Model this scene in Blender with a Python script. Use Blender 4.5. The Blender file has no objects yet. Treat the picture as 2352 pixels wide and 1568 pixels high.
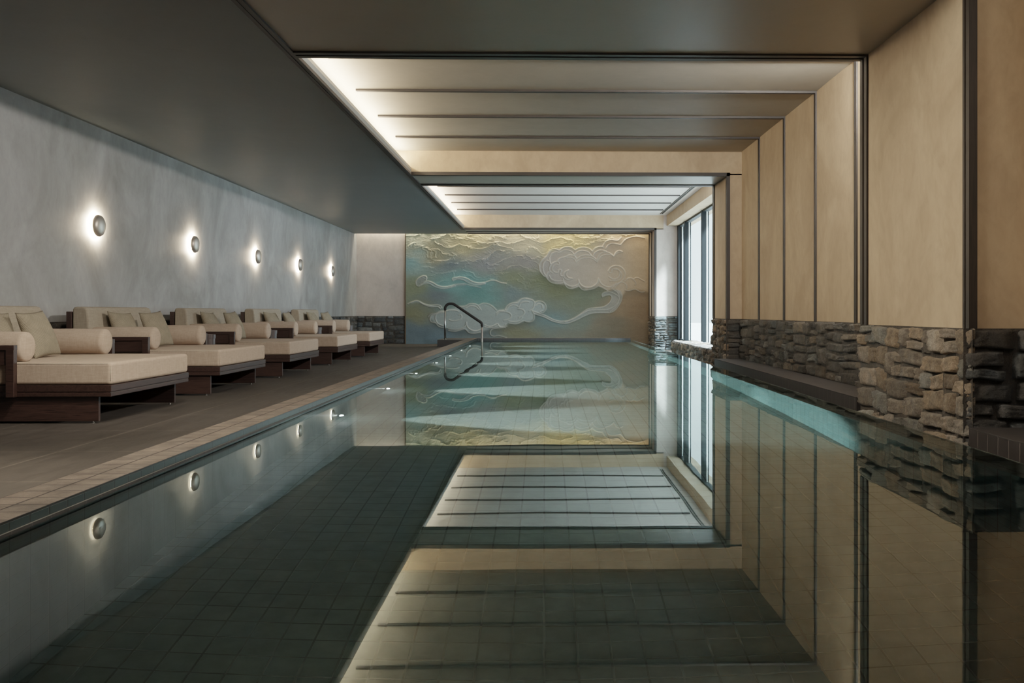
import bpy, bmesh, math, random
import numpy as np
from mathutils import Vector, Matrix
random.seed(7)
rng = np.random.RandomState(11)
SC = bpy.context.scene
COL = SC.collection
U = 0.75            # metres per working unit (camera height above the water)
ZF = 1.17           # deck lies this many units below the lens
F = 2080.0
YAW = 0.021

def W(X, d, z):
    return Vector((X * U, d * U, (z + ZF) * U))

# ------------------------------------------------------------------ helpers
def setp(o, label=None, cat=None, group=None, kind=None):
    if label: o['label'] = label
    if cat: o['category'] = cat
    if group: o['group'] = group
    if kind: o['kind'] = kind
    return o

def link_mesh(name, me, mat=None, parent=None, smooth=False):
    o = bpy.data.objects.new(name, me)
    COL.objects.link(o)
    if mat is not None:
        if isinstance(mat, (list, tuple)):
            for m in mat: me.materials.append(m)
        else:
            me.materials.append(mat)
    if parent is not None: o.parent = parent
    if smooth:
        for p in me.polygons: p.use_smooth = True
    return o

def obj(name, bm, mat, parent=None, smooth=False, wn=False):
    me = bpy.data.meshes.new(name)
    bmesh.ops.recalc_face_normals(bm, faces=bm.faces[:])
    bm.to_mesh(me); bm.free()
    o = link_mesh(name, me, mat, parent, smooth or wn)
    if wn:
        m = o.modifiers.new('wn', 'WEIGHTED_NORMAL'); m.keep_sharp = False; m.weight = 100
    return o

def empty(name, loc, rz=0.0):
    o = bpy.data.objects.new(name, None)
    o.empty_display_size = 0.1
    COL.objects.link(o)
    o.location = loc; o.rotation_euler = (0, 0, rz)
    return o

def struct(o):
    o['kind'] = 'structure'
    return o

def bx(bm, x0, x1, y0, y1, z0, z1, bev=0.0, seg=2):
    """box from metric coordinates"""
    if x1 < x0: x0, x1 = x1, x0
    if y1 < y0: y0, y1 = y1, y0
    if z1 < z0: z0, z1 = z1, z0
    vs = [bm.verts.new(p) for p in ((x0,y0,z0),(x1,y0,z0),(x1,y1,z0),(x0,y1,z0),(x0,y0,z1),(x1,y0,z1),(x1,y1,z1),(x0,y1,z1))]
    fs = [bm.faces.new([vs[i] for i in f]) for f in ((0,3,2,1),(4,5,6,7),(0,1,5,4),(1,2,6,5),(2,3,7,6),(3,0,4,7))]
    if bev > 0:
        es = list({e for f in fs for e in f.edges})
        bmesh.ops.bevel(bm, geom=es, offset=bev, segments=seg, profile=0.5, affect='EDGES')
    return bm

def ub(bm, X0, X1, d0, d1, z0, z1, bev=0.0, seg=2):
    """box in working units"""
    a = W(X0, d0, z0); b = W(X1, d1, z1)
    return bx(bm, a.x, b.x, a.y, b.y, a.z, b.z, bev, seg)

def quad(bm, pts):
    return bm.faces.new([bm.verts.new(p) for p in pts])

def lathe(bm, prof, n=32, axis='z', origin=(0,0,0)):
    """prof: list of (r, h)"""
    rings = []
    ox, oy, oz = origin
    for r, h in prof:
        ring = []
        if r < 1e-6:
            p = {'z':(0,0,h),'x':(h,0,0),'y':(0,h,0)}[axis]
            ring = [bm.verts.new((p[0]+ox,p[1]+oy,p[2]+oz))]
        else:
            for k in range(n):
                a = 2*math.pi*k/n
                c, s = r*math.cos(a), r*math.sin(a)
                p = {'z':(c,s,h),'x':(h,c,s),'y':(s,h,c)}[axis]
                ring.append(bm.verts.new((p[0]+ox,p[1]+oy,p[2]+oz)))
        rings.append(ring)
    for a, b in zip(rings, rings[1:]):
        if len(a) == 1 and len(b) == 1: continue
        for k in range(n):
            k2 = (k+1) % n
            if len(a) == 1: bm.faces.new((a[0], b[k], b[k2]))
            elif len(b) == 1: bm.faces.new((a[k], a[k2], b[0]))
            else: bm.faces.new((a[k], a[k2], b[k2], b[k]))
    return bm

def tube(bm, pts, r, n=12):
    pts = [Vector(p) for p in pts]
    rings = []
    up = Vector((0,1,0))
    for i, p in enumerate(pts):
        t = (pts[min(i+1,len(pts)-1)] - pts[max(i-1,0)]).normalized()
        a = up.cross(t)
        if a.length < 1e-4: a = Vector((1,0,0)).cross(t)
        a.normalize(); b = t.cross(a)
        rings.append([bm.verts.new(p + r*(math.cos(2*math.pi*k/n)*a + math.sin(2*math.pi*k/n)*b)) for k in range(n)])
    for a, b in zip(rings, rings[1:]):
        for k in range(n):
            bm.faces.new((a[k], a[(k+1)%n], b[(k+1)%n], b[k]))
    bm.faces.new(rings[0][::-1]); bm.faces.new(rings[-1])
    return bm

def copy_tree(o, parent=None):
    c = o.copy(); COL.objects.link(c); c.parent = parent
    for ch in list(o.children):
        copy_tree(ch, c)
    return c

# ------------------------------------------------------------------ materials
class NT:
    def __init__(s, name):
        s.m = bpy.data.materials.new(name); s.m.use_nodes = True
        s.t = s.m.node_tree; s.t.nodes.clear()
        s.out = s.n('ShaderNodeOutputMaterial')
    def n(s, typ, **kw):
        nd = s.t.nodes.new(typ)
        for k, v in kw.items():
            if k.startswith('i_'):
                nd.inputs[k[2:].replace('_', ' ')].default_value = v
            else: setattr(nd, k, v)
        return nd
    def l(s, a, b): s.t.links.new(a, b)
    def pos(s): return s.n('ShaderNodeNewGeometry').outputs['Position']
    def objc(s): return s.n('ShaderNodeTexCoord').outputs['Object']
    def mapv(s, vec, scale=(1,1,1), loc=(0,0,0)):
        m = s.n('ShaderNodeMapping'); m.inputs['Scale'].default_value = scale; m.inputs['Location'].default_value = loc
        s.l(vec, m.inputs['Vector']); return m.outputs['Vector']
    def noise(s, vec, scale=5, detail=4, rough=0.5, dist=0.0):
        nd = s.n('ShaderNodeTexNoise'); nd.inputs['Scale'].default_value = scale
        nd.inputs['Detail'].default_value = detail; nd.inputs['Roughness'].default_value = rough
        nd.inputs['Distortion'].default_value = dist
        s.l(vec, nd.inputs['Vector']); return nd.outputs['Fac']
    def ramp(s, fac, stops):
        r = s.n('ShaderNodeValToRGB'); e = r.color_ramp.elements
        while len(e) < len(stops): e.new(0.5)
        for el, (p, c) in zip(e, stops):
            el.position = p; el.color = (c[0], c[1], c[2], 1) if hasattr(c, '__len__') else (c, c, c, 1)
        s.l(fac, r.inputs['Fac']); return r.outputs['Color']
    def mix(s, a, b, fac, mode='MIX'):
        m = s.n('ShaderNodeMix', data_type='RGBA', blend_type=mode)
        for v, k in ((fac, 0), (a, 6), (b, 7)):
            if hasattr(v, 'is_linked') or hasattr(v, 'links'): s.l(v, m.inputs[k])
            else: m.inputs[k].default_value = v if k == 0 else ((v[0], v[1], v[2], 1) if hasattr(v, '__len__') else (v, v, v, 1))
        return m.outputs[2]
    def bump(s, h, strength=0.3, dist=0.01, normal=None):
        b = s.n('ShaderNodeBump'); b.inputs['Strength'].default_value = strength; b.inputs['Distance'].default_value = dist
        s.l(h, b.inputs['Height'])
        if normal is not None: s.l(normal, b.inputs['Normal'])
        return b.outputs['Normal']
    def bsdf(s, color, rough=0.6, normal=None, metal=0.0, spec=0.5, emit=None, estr=0.0):
        p = s.n('ShaderNodeBsdfPrincipled')
        for v, k in ((color, 'Base Color'), (rough, 'Roughness'), (metal, 'Metallic'), (spec, 'Specular IOR Level')):
            if hasattr(v, 'links'): s.l(v, p.inputs[k])
            else: p.inputs[k].default_value = (v[0], v[1], v[2], 1) if hasattr(v, '__len__') else v
        if normal is not None: s.l(normal, p.inputs['Normal'])
        if emit is not None:
            p.inputs['Emission Color'].default_value = (*emit, 1); p.inputs['Emission Strength'].default_value = estr
        s.l(p.outputs[0], s.out.inputs['Surface'])
        return s.m

def plaster(name, c_dark, c_mid, c_light, rough=0.75, spec=0.25, sc=1.0, blotch=1.0):
    t = NT(name); P = t.pos()
    warp = t.noise(t.mapv(P, (1.0*sc, 1.0*sc, 0.75*sc)), 1.1, 7, 0.62, 0.9)
    fine = t.noise(t.mapv(P, (4*sc, 4*sc, 2.2*sc)), 2.2, 7, 0.68, 0.8)
    base = t.ramp(warp, [(0.32, c_dark), (0.5, c_mid), (0.68, c_light)])
    f2 = t.ramp(fine, [(0.3, 0.90), (0.5, 1.0), (0.72, 1.08)])
    col = t.mix(base, f2, blotch, 'MULTIPLY')
    n = t.bump(t.noise(t.mapv(P, (1, 1, 0.5)), 14, 6, 0.6), 0.12, 0.01)
    return t.bsdf(col, rough, n, spec=spec)

def wood(name, axis, dark, light, rough=0.45, sc=1.0):
    t = NT(name); P = t.objc()
    s = [14*sc, 14*sc, 14*sc]; s['xyz'.index(axis)] = 0.9*sc
    g = t.noise(t.mapv(P, s), 1.6, 5, 0.6, 1.6)
    g2 = t.noise(t.mapv(P, [v*5 for v in s]), 2.0, 3, 0.5)
    col = t.ramp(g, [(0.3, dark), (0.55, light), (0.62, dark), (0.8, light)])
    col = t.mix(col, t.ramp(g2, [(0.3, 0.75), (0.7, 1.15)]), 1.0, 'MULTIPLY')
    return t.bsdf(col, rough, t.bump(g2, 0.1, 0.003), spec=0.4)

def tilemat(name, ax, size, c1, c2, grout, mortar=0.004, rough=0.3, loc=(0,0), bump=0.4, spec=0.5, wob=0.0):
    """square tiles laid on the plane of the two axes named by ax; size in metres"""
    t = NT(name); P = t.pos()
    sep = t.n('ShaderNodeSeparateXYZ'); t.l(P, sep.inputs[0])
    cmb = t.n('ShaderNodeCombineXYZ')
    for k, a in enumerate(ax):
        ad = t.n('ShaderNodeMath', operation='ADD'); ad.inputs[1].default_value = loc[k]
        t.l(sep.outputs['XYZ'.index(a.upper())], ad.inputs[0]); t.l(ad.outputs[0], cmb.inputs[k])
    b = t.n('ShaderNodeTexBrick', offset=0.0, squash=1.0)
    sw, sh = size if hasattr(size, '__len__') else (size, size)
    b.inputs['Scale'].default_value = 1.0
    b.inputs['Brick Width'].default_value = sw; b.inputs['Row Height'].default_value = sh
    b.inputs['Mortar Size'].default_value = mortar; b.inputs['Mortar Smooth'].default_value = 0.2
    b.inputs['Color1'].default_value = (*c1, 1); b.inputs['Color2'].default_value = (*c2, 1)
    b.inputs['Mortar'].default_value = (*grout, 1)
    t.l(cmb.outputs[0], b.inputs['Vector'])
    nz = t.noise(P, 9, 5, 0.6)
    col = t.mix(b.outputs['Color'], t.ramp(nz, [(0.3, 0.8-0.25*min(1, wob*1.5)), (0.7, 1.15+0.35*min(1, wob*1.5))]), 1.0, 'MULTIPLY')
    inv = t.n('ShaderNodeMath', operation='SUBTRACT'); inv.inputs[0].default_value = 1.0; t.l(b.outputs['Fac'], inv.inputs[1])
    n = t.bump(inv.outputs[0], bump, 0.004)
    if wob: n = t.bump(t.noise(P, 30, 5, 0.7), wob, 0.004, n)
    return t.bsdf(col, rough, n, spec=spec)

def fabric(name, c1, c2, weave=900.0, bstr=0.25, rough=0.95):
    t = NT(name); P = t.objc()
    h = t.noise(t.mapv(P, (260, 260, 260)), 1.0, 3, 0.6)
    slub = t.noise(t.mapv(P, (60, 60, 8)), 1.5, 4, 0.6)
    slub2 = t.noise(t.mapv(P, (8, 8, 60)), 1.5, 4, 0.6)
    col = t.ramp(t.mix(slub, slub2, 0.5), [(0.35, c1), (0.65, c2)])
    col = t.mix(col, t.ramp(h, [(0.2, 0.82), (0.8, 1.08)]), 1.0, 'MULTIPLY')
    p = t.bsdf(col, rough, t.bump(h, bstr, 0.002), spec=0.15)
    return p

def wovenmat(name, c1, c2):
    t = NT(name); P = t.n('ShaderNodeTexCoord').outputs['UV']
    ck = t.n('ShaderNodeTexChecker'); ck.inputs['Scale'].default_value = 64
    ck.inputs['Color1'].default_value = (*c1, 1); ck.inputs['Color2'].default_value = (*c2, 1)
    t.l(P, ck.inputs['Vector'])
    nz = t.noise(t.objc(), 14, 4, 0.6)
    col = t.mix(ck.outputs['Color'], t.ramp(nz, [(0.3, 0.85), (0.7, 1.1)]), 1.0, 'MULTIPLY')
    return t.bsdf(col, 0.95, t.bump(ck.outputs['Fac'], 0.5, 0.003), spec=0.1)

def plain(name, c, rough=0.5, metal=0.0, spec=0.5, var=0.12, scale=8):
    t = NT(name); nz = t.noise(t.objc(), scale, 4, 0.6)
    col = t.mix(c, t.ramp(nz, [(0.3, 1-var), (0.7, 1+var)]), 1.0, 'MULTIPLY')
    return t.bsdf(col, rough, None, metal, spec)

def emitter(name, c, s):
    t = NT(name); e = t.n('ShaderNodeEmission'); e.inputs['Color'].default_value = (*c, 1); e.inputs['Strength'].default_value = s
    t.l(e.outputs[0], t.out.inputs['Surface']); return t.m

def stonemat(name, tint=(1,1,1), bump=0.9):
    t = NT(name); P = t.pos()
    at = t.n('ShaderNodeVertexColor'); at.layer_name = 'col'
    n1 = t.noise(P, 16, 8, 0.7); n2 = t.noise(P, 90, 4, 0.7); n3 = t.noise(P, 5, 4, 0.6, 1.0)
    col = t.mix(at.outputs['Color'], t.ramp(n1, [(0.3, 0.55), (0.5, 1.0), (0.72, 1.6)]), 1.0, 'MULTIPLY')
    col = t.mix(col, t.ramp(n2, [(0.35, 0.6), (0.6, 1.05), (0.72, 1.9)]), 0.8, 'MULTIPLY')
    col = t.mix(col, t.ramp(n3, [(0.35, (0.9,0.95,1.0)), (0.65, (1.12,1.0,0.85))]), 0.7, 'MULTIPLY')
    col = t.mix(col, tint, 1.0, 'MULTIPLY')
    nrm = t.bump(n1, bump, 0.02, t.bump(n2, 0.5, 0.006))
    return t.bsdf(col, 0.8, nrm, spec=0.35)

M = {}
M['plaster_left'] = plaster('grey lime plaster', (0.215,0.212,0.205), (0.29,0.292,0.288), (0.37,0.376,0.375), 0.6, 0.3)
M['plaster_right'] = plaster('beige lime plaster', (0.37,0.272,0.18), (0.44,0.33,0.222), (0.51,0.395,0.27), 0.7, 0.25, 1.0)
M['plaster_far'] = plaster('far lime plaster', (0.41,0.36,0.325), (0.48,0.425,0.385), (0.55,0.495,0.45), 0.7, 0.25)
M['ceiling'] = plaster('ceiling paint', (0.34,0.325,0.275), (0.36,0.345,0.29), (0.38,0.36,0.31), 0.42, 0.45, 0.4, 0.3)
M['ceiling_deck'] = plaster('deck ceiling with blue light tint', (0.135,0.155,0.164), (0.145,0.167,0.177), (0.155,0.178,0.188), 0.52, 0.2, 0.4, 0.3)  # bluish light on the deck ceiling put into its colour
M['coffer'] = plaster('coffer paint', (0.36,0.335,0.28), (0.39,0.365,0.305), (0.42,0.395,0.33), 0.6, 0.3, 0.6, 0.5)
for a in 'xyz':
    M['trim_'+a] = wood('dark trim wood '+a, a, (0.006,0.0042,0.0036), (0.017,0.012,0.0095), 0.55)
    M['walnut_'+a] = wood('walnut '+a, a, (0.013,0.0065,0.005), (0.036,0.019,0.0155), 0.42)
M['deck'] = None
M['coffer_daylit'] = plaster('coffer paint with daylight', (0.60,0.56,0.52), (0.64,0.60,0.56), (0.68,0.64,0.60), 0.6, 0.3, 0.6, 0.5)  # coffer paint with the bay's daylight put into a lighter colour
M['linen'] = fabric('linen upholstery', (0.37,0.282,0.218), (0.48,0.375,0.295))
M['linen_back'] = fabric('linen back', (0.25,0.21,0.16), (0.33,0.285,0.225))
M['woven'] = wovenmat('woven pillow', (0.29,0.25,0.185), (0.16,0.135,0.095))
M['stone'] = stonemat('dark granite rubble')
M['stone_light'] = stonemat('dark granite rubble b', (1.06,1.02,0.98))
M['mortar'] = plain('dark mortar', (0.035,0.032,0.029), 0.9, 0, 0.2, 0.3, 20)
M['steel'] = plain('brushed steel', (0.55,0.56,0.56), 0.18, 1.0)
M['grip'] = plain('dark leather grip', (0.008,0.006,0.006), 0.65, 0, 0.25)
M['black_metal'] = plain('dark window metal', (0.006,0.009,0.011), 0.6, 0.0, 0.15)
M['alu'] = plain('pale sash metal', (0.5,0.54,0.54), 0.35, 0.2)
M['bronze'] = plain('bronze strip', (0.10,0.07,0.045), 0.4, 0.6)
M['nickel'] = plain('brushed nickel', (0.62,0.55,0.48), 0.42, 0.8)
M['drum'] = wood('stained ash', 'z', (0.035,0.027,0.028), (0.065,0.052,0.054), 0.4)
M['lamp_warm'] = emitter('sconce lamp', (1.0,0.77,0.51), 1900.0)
M['lamp_pool'] = emitter('pool lens', (0.95,1.0,0.97), 60.0)
M['dark'] = plain('dark void', (0.02,0.02,0.02), 0.9)
M['gutter'] = plain('dark gutter', (0.03,0.032,0.03), 0.6)
TS = 0.165*U
tc1, tc2, tg = (0.20,0.24,0.222), (0.22,0.262,0.24), (0.085,0.098,0.09)
M['pool_xy'] = tilemat('pool floor tile', 'xy', TS, tc1, tc2, tg, 0.0045, 0.35, (0, 0.03))
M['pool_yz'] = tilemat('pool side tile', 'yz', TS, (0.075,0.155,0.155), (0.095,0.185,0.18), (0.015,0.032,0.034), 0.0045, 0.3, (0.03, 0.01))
M['pool_xz'] = tilemat('pool end tile', 'xz', TS, tc1, tc2, tg, 0.0045, 0.3, (0, 0.01))
M['rim_yz'] = tilemat('rim tile', 'yz', (TS, 0.09), (0.011,0.022,0.025), (0.017,0.031,0.034), (0.004,0.005,0.005), 0.005, 0.35, (0.03, 0.0))
M['rim_xz'] = tilemat('rim end tile', 'xz', (TS, 0.09), (0.012,0.018,0.022), (0.016,0.022,0.027), (0.006,0.007,0.008), 0.005, 0.5)
M['coping'] = tilemat('coping slate tile', 'xy', (0.163*U, TS), (0.112,0.088,0.070), (0.085,0.069,0.057), (0.022,0.018,0.016), 0.005, 0.62, (2.384*U, 0.03), 0.8, 0.2, 1.0)
M['bench'] = tilemat('dark bench tile', 'yz', (TS, 0.4), (0.015,0.0125,0.0125), (0.018,0.015,0.015), (0.08,0.07,0.065), 0.0035, 0.45, (0.03, 0.13))
M['bench_top'] = tilemat('dark bench top tile', 'yx', (TS, 0.5), (0.016,0.014,0.0135), (0.02,0.0175,0.017), (0.04,0.036,0.034), 0.003, 0.6, (0.03, 0.1), 0.4, 0.5, 0.3)

def deckmat():
    t = NT('stone deck'); P = t.pos()
    b = t.n('ShaderNodeTexBrick', offset=0.0, squash=1.0)
    b.inputs['Scale'].default_value = 1.0
    b.inputs['Brick Width'].default_value = 1.02; b.inputs['Row Height'].default_value = 1.02
    b.inputs['Mortar Size'].default_value = 0.008; b.inputs['Mortar Smooth'].default_value = 0.3
    b.inputs['Color1'].default_value = (0.036,0.031,0.027,1); b.inputs['Color2'].default_value = (0.041,0.036,0.031,1)
    b.inputs['Mortar'].default_value = (0.075,0.064,0.054,1)
    t.l(t.mapv(P, (1,1,1), (4.08*U*1.0, 0.35, 0)), b.inputs['Vector'])
    nz = t.noise(t.mapv(P, (5, 1.0, 1)), 2.0, 7, 0.65, 0.5)
    n2 = t.noise(t.mapv(P, (40, 5, 1)), 2.0, 4, 0.6)
    col = t.mix(b.outputs['Color'], t.ramp(nz, [(0.3, 0.72), (0.5, 1.0), (0.72, 1.3)]), 1.0, 'MULTIPLY')
    col = t.mix(col, t.ramp(n2, [(0.3, 0.85), (0.7, 1.15)]), 1.0, 'MULTIPLY')
    return t.bsdf(col, t.ramp(nz, [(0.3, 0.60), (0.7, 0.78)]), t.bump(n2, 0.2, 0.003), spec=0.2)
M['deck'] = deckmat()

def watermat():
    t = NT('still water')
    g = t.n('ShaderNodeBsdfGlass'); g.inputs['IOR'].default_value = 1.333; g.inputs['Roughness'].default_value = 0.0
    g.inputs['Color'].default_value = (0.86, 0.96, 0.94, 1)
    P = t.pos()
    n = t.noise(t.mapv(P, (1.0, 1.0, 1)), 1.1, 2, 0.45)
    t.l(t.bump(n, 0.035, 0.02), g.inputs['Normal'])
    gs = t.n('ShaderNodeBsdfGlossy'); gs.inputs['Roughness'].default_value = 0.0
    t.l(g.inputs['Normal'].links[0].from_socket, gs.inputs['Normal'])
    mx = t.n('ShaderNodeMixShader'); mx.inputs[0].default_value = 0.0
    t.l(g.outputs[0], mx.inputs[1]); t.l(gs.outputs[0], mx.inputs[2])
    t.l(mx.outputs[0], t.out.inputs['Surface']); return t.m
M['water'] = watermat()

def glassmat():
    t = NT('window glass')
    tr = t.n('ShaderNodeBsdfTransparent'); tr.inputs['Color'].default_value = (0.90,0.97,0.97,1)
    gl = t.n('ShaderNodeBsdfGlossy'); gl.inputs['Roughness'].default_value = 0.02
    mx = t.n('ShaderNodeMixShader'); mx.inputs[0].default_value = 0.06; t.l(tr.outputs[0], mx.inputs[1]); t.l(gl.outputs[0], mx.inputs[2])
    t.l(mx.outputs[0], t.out.inputs['Surface']); return t.m
M['glass'] = glassmat()

# ------------------------------------------------------------------ dimensions
XL, XE = -6.95, -2.77
ZL, ZH = 2.88, 3.37
XC, XB, XA, XW = 3.62, 3.85, 4.15, 4.74
C0, C1 = 7.62, 10.25
B0, B1 = 18.95, 20.55
A0, A1 = 31.4, 33.15
DF, DN = 33.7, -4.0
XP, XO, XR, XRW = -2.384, -2.71, 3.17, 2.90
ZW, ZC = -1.0, -0.925
ZPF = -2.85
ZS = -0.137
DE = 32.42
ZB, XBN = -0.97, 3.57
ZT = 3.75      # top of everything

# ------------------------------------------------------------------ shell
bm = bmesh.new()
ub(bm, XL-0.3, XO, DN, DF+0.2, -ZF-0.2, -ZF)
ub(bm, XO, 5.0, DE+0.3, DF+0.2, -ZF-0.2, -ZF)
floor = struct(obj('floor', bm, M['deck']))

bm = bmesh.new(); ub(bm, XL-0.3, XL, DN, DF+0.3, -ZF-0.2, ZT)
wall_left = struct(obj('wall_left', bm, M['plaster_left']))
bm = bmesh.new(); ub(bm, XL, -5.16, DF, DF+0.3, -ZF-0.2, ZT)
wall_far = struct(obj('wall_far', bm, M['plaster_far']))
bm = bmesh.new(); ub(bm, -5.16, 5.0, DF, DF+0.3, -ZF-0.2, ZT)
struct(obj('wall_far', bm, M['plaster_far']))
bm = bmesh.new(); ub(bm, XL-0.3, 5.0, DN-0.3, DN, -3.1, ZT)
wall_back = struct(obj('wall_back', bm, M['plaster_left']))

def wall(name, mat, *boxes):
    bm = bmesh.new()
    for b in boxes: ub(bm, *b)
    return struct(obj(name, bm, M[mat]))
wall_near_alcove = wall('wall_right', 'plaster_right', (XA, 5.0, DN, C0, -1.6, ZT))
wall_near_pier = wall('wall_right', 'plaster_right', (XC, 5.0, C0, C1, -1.6, ZT))
wall_alcove = wall('wall_right', 'plaster_right', (XA, 5.0, C1, B0, -1.6, ZT))
wall_mid_pier = wall('wall_right', 'plaster_right', (XB, 5.0, B0, B1, -1.6, ZT))
wall_lintel = wall('wall_right', 'plaster_right', (4.26, 5.1, B1, A0, 3.0, ZT))
wall_sill = wall('wall_right', 'plaster_right', (4.58, 5.1, B1, A0, -1.6, -0.98))
wall_right_far = wall('wall_right', 'plaster_far', (XB, 5.0, A0, A1, -1.6, ZT), (XB+0.12, 5.0, A1, DF, -1.6, ZT))

# ceilings
bm = bmesh.new()
ub(bm, XL, -3.15, DN, DF-0.36, ZL, ZT)
ub(bm, -3.15, XE, DN, DF-0.36, ZL, ZL+0.09)
ub(bm, XL, XE, DF-0.36, DF, 3.5, ZT)
struct(obj('ceiling', bm, M['ceiling_deck']))
bm = bmesh.new()
for (a, b) in ((C0, C1), (B0, B1)):
    ub(bm, XE, XA+0.05, a, b, ZL, ZT); ub(bm, -3.15, XE, a, b, ZL+0.0901, ZT)
ceil_soffit = struct(obj('ceiling', bm, M['ceiling']))
bm = bmesh.new(); ub(bm, XE, XB+0.3, A0, A1+0.15, ZL, ZT); ub(bm, -3.15, XE, A0, DF-0.36, ZL+0.0901, ZT)
struct(obj('ceiling', bm, M['plaster_far']))
bm = bmesh.new()
for (a, b) in ((DN, C0), (C1, B0)):
    ub(bm, -3.15, XA+0.05, a, b, ZH, ZT)
ub(bm, XE, 5.0, A1+0.1, DF, 3.5, ZT)
struct(obj('ceiling', bm, M['coffer']))
bm = bmesh.new(); ub(bm, -3.15, 4.3, B1, A0, ZH, ZT)
struct(obj('ceiling', bm, M['coffer_daylit']))
# upper faces of the beams between coffers carry the warm plaster
bm = bmesh.new()
for dd in (B0, A0):
    ub(bm, -3.14, XA, dd-0.012, dd-0.001, ZL+0.03, ZH)
struct(obj('trim_1', bm, M['plaster_right']))
# cove upstands
for i, (a, b) in enumerate(((DN, C0), (C1, B0), (B1, A0))):
    bm = bmesh.new(); ub(bm, XE-0.04, XE, a, b, ZL+0.09, ZL+0.135)
    struct(obj('trim_%d' % (2+i), bm, M['coffer']))
tn = [5]
def trim(boxes, mat):
    bm = bmesh.new()
    for b in boxes: ub(bm, *b)
    o = struct(obj('trim_%d' % tn[0], bm, M[mat])); tn[0] += 1
    return o
t_ = 0.022
# deck-ceiling edge strip
trim([(XE-0.10, XE-0.055, DN, A0+0.1, ZL-t_, ZL), (XE-0.045, XE+0.004, DN, A0+0.1, ZL-t_, ZL+0.02)], 'trim_y')
# ceiling cross strips and matching wall strips in the coffers
bays = [(C0, [4.8, 6.6, 2.9, 1.1], False)]
def strips(ds, xr, wall=True, lo=ZS):
    for d in ds:
        trim([(-2.84, xr, d-0.045, d-0.006, ZH-t_-0.01, ZH), (-2.84, xr, d+0.006, d+0.045, ZH-t_-0.01, ZH)], 'trim_x')
        if wall:
            trim([(XA-t_, XA, d-0.045, d-0.006, lo, ZH-0.03), (XA-t_, XA, d+0.006, d+0.045, lo, ZH-0.03)], 'trim_z')
strips([11.95, 13.75, 15.55, 17.38], XA)
strips([6.6, 4.8, 3.0, 1.2], XA)
strips([22.3, 24.15, 25.95, 27.75, 29.6], 3.9, False)
# pilaster and soffit frames
def frame(X, d0, w, face):
    """strips on the pool face of a pilaster/soffit near its edge at d0, running away by w (sign gives direction)"""
    a, b = sorted((d0, d0+w)); g = abs(w)*0.12; m = (a+b)/2
    trim([(X-t_, X, a, m-g, ZS, ZL-t_), (X-t_, X, m+g, b, ZS, ZL-t_)], 'trim_z')
    trim([(XE, X, a, m-g, ZL-t_, ZL), (XE, X, m+g, b, ZL-t_, ZL)], 'trim_x')
    if face:
        trim([(X-t_, X+0.05, d0-t_, d0, ZS, ZL+0.05)], 'trim_z')
        trim([(XE, X+0.05, d0-t_, d0, ZL-t_, ZL+0.05)], 'trim_x')
frame(XC, C1, -0.21, False)
frame(XC, C0, 0.10, True)
frame(XB, B0, 0.09, True)
frame(XB, B1, -0.20, False)
frame(XB, A0, 0.12, True)
frame(XB, A0+0.85, 0.12, False)
frame(XB, A1+0.02, -0.16, False)
# strip under the window lintel and slot diffuser in the bay ceiling
trim([(3.95, 3.98, B1+0.1, A0-0.6, ZH-0.02, ZH), (4.01, 4.04, B1+0.1, A0-0.6, ZH-0.02, ZH)], 'trim_y')

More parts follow.
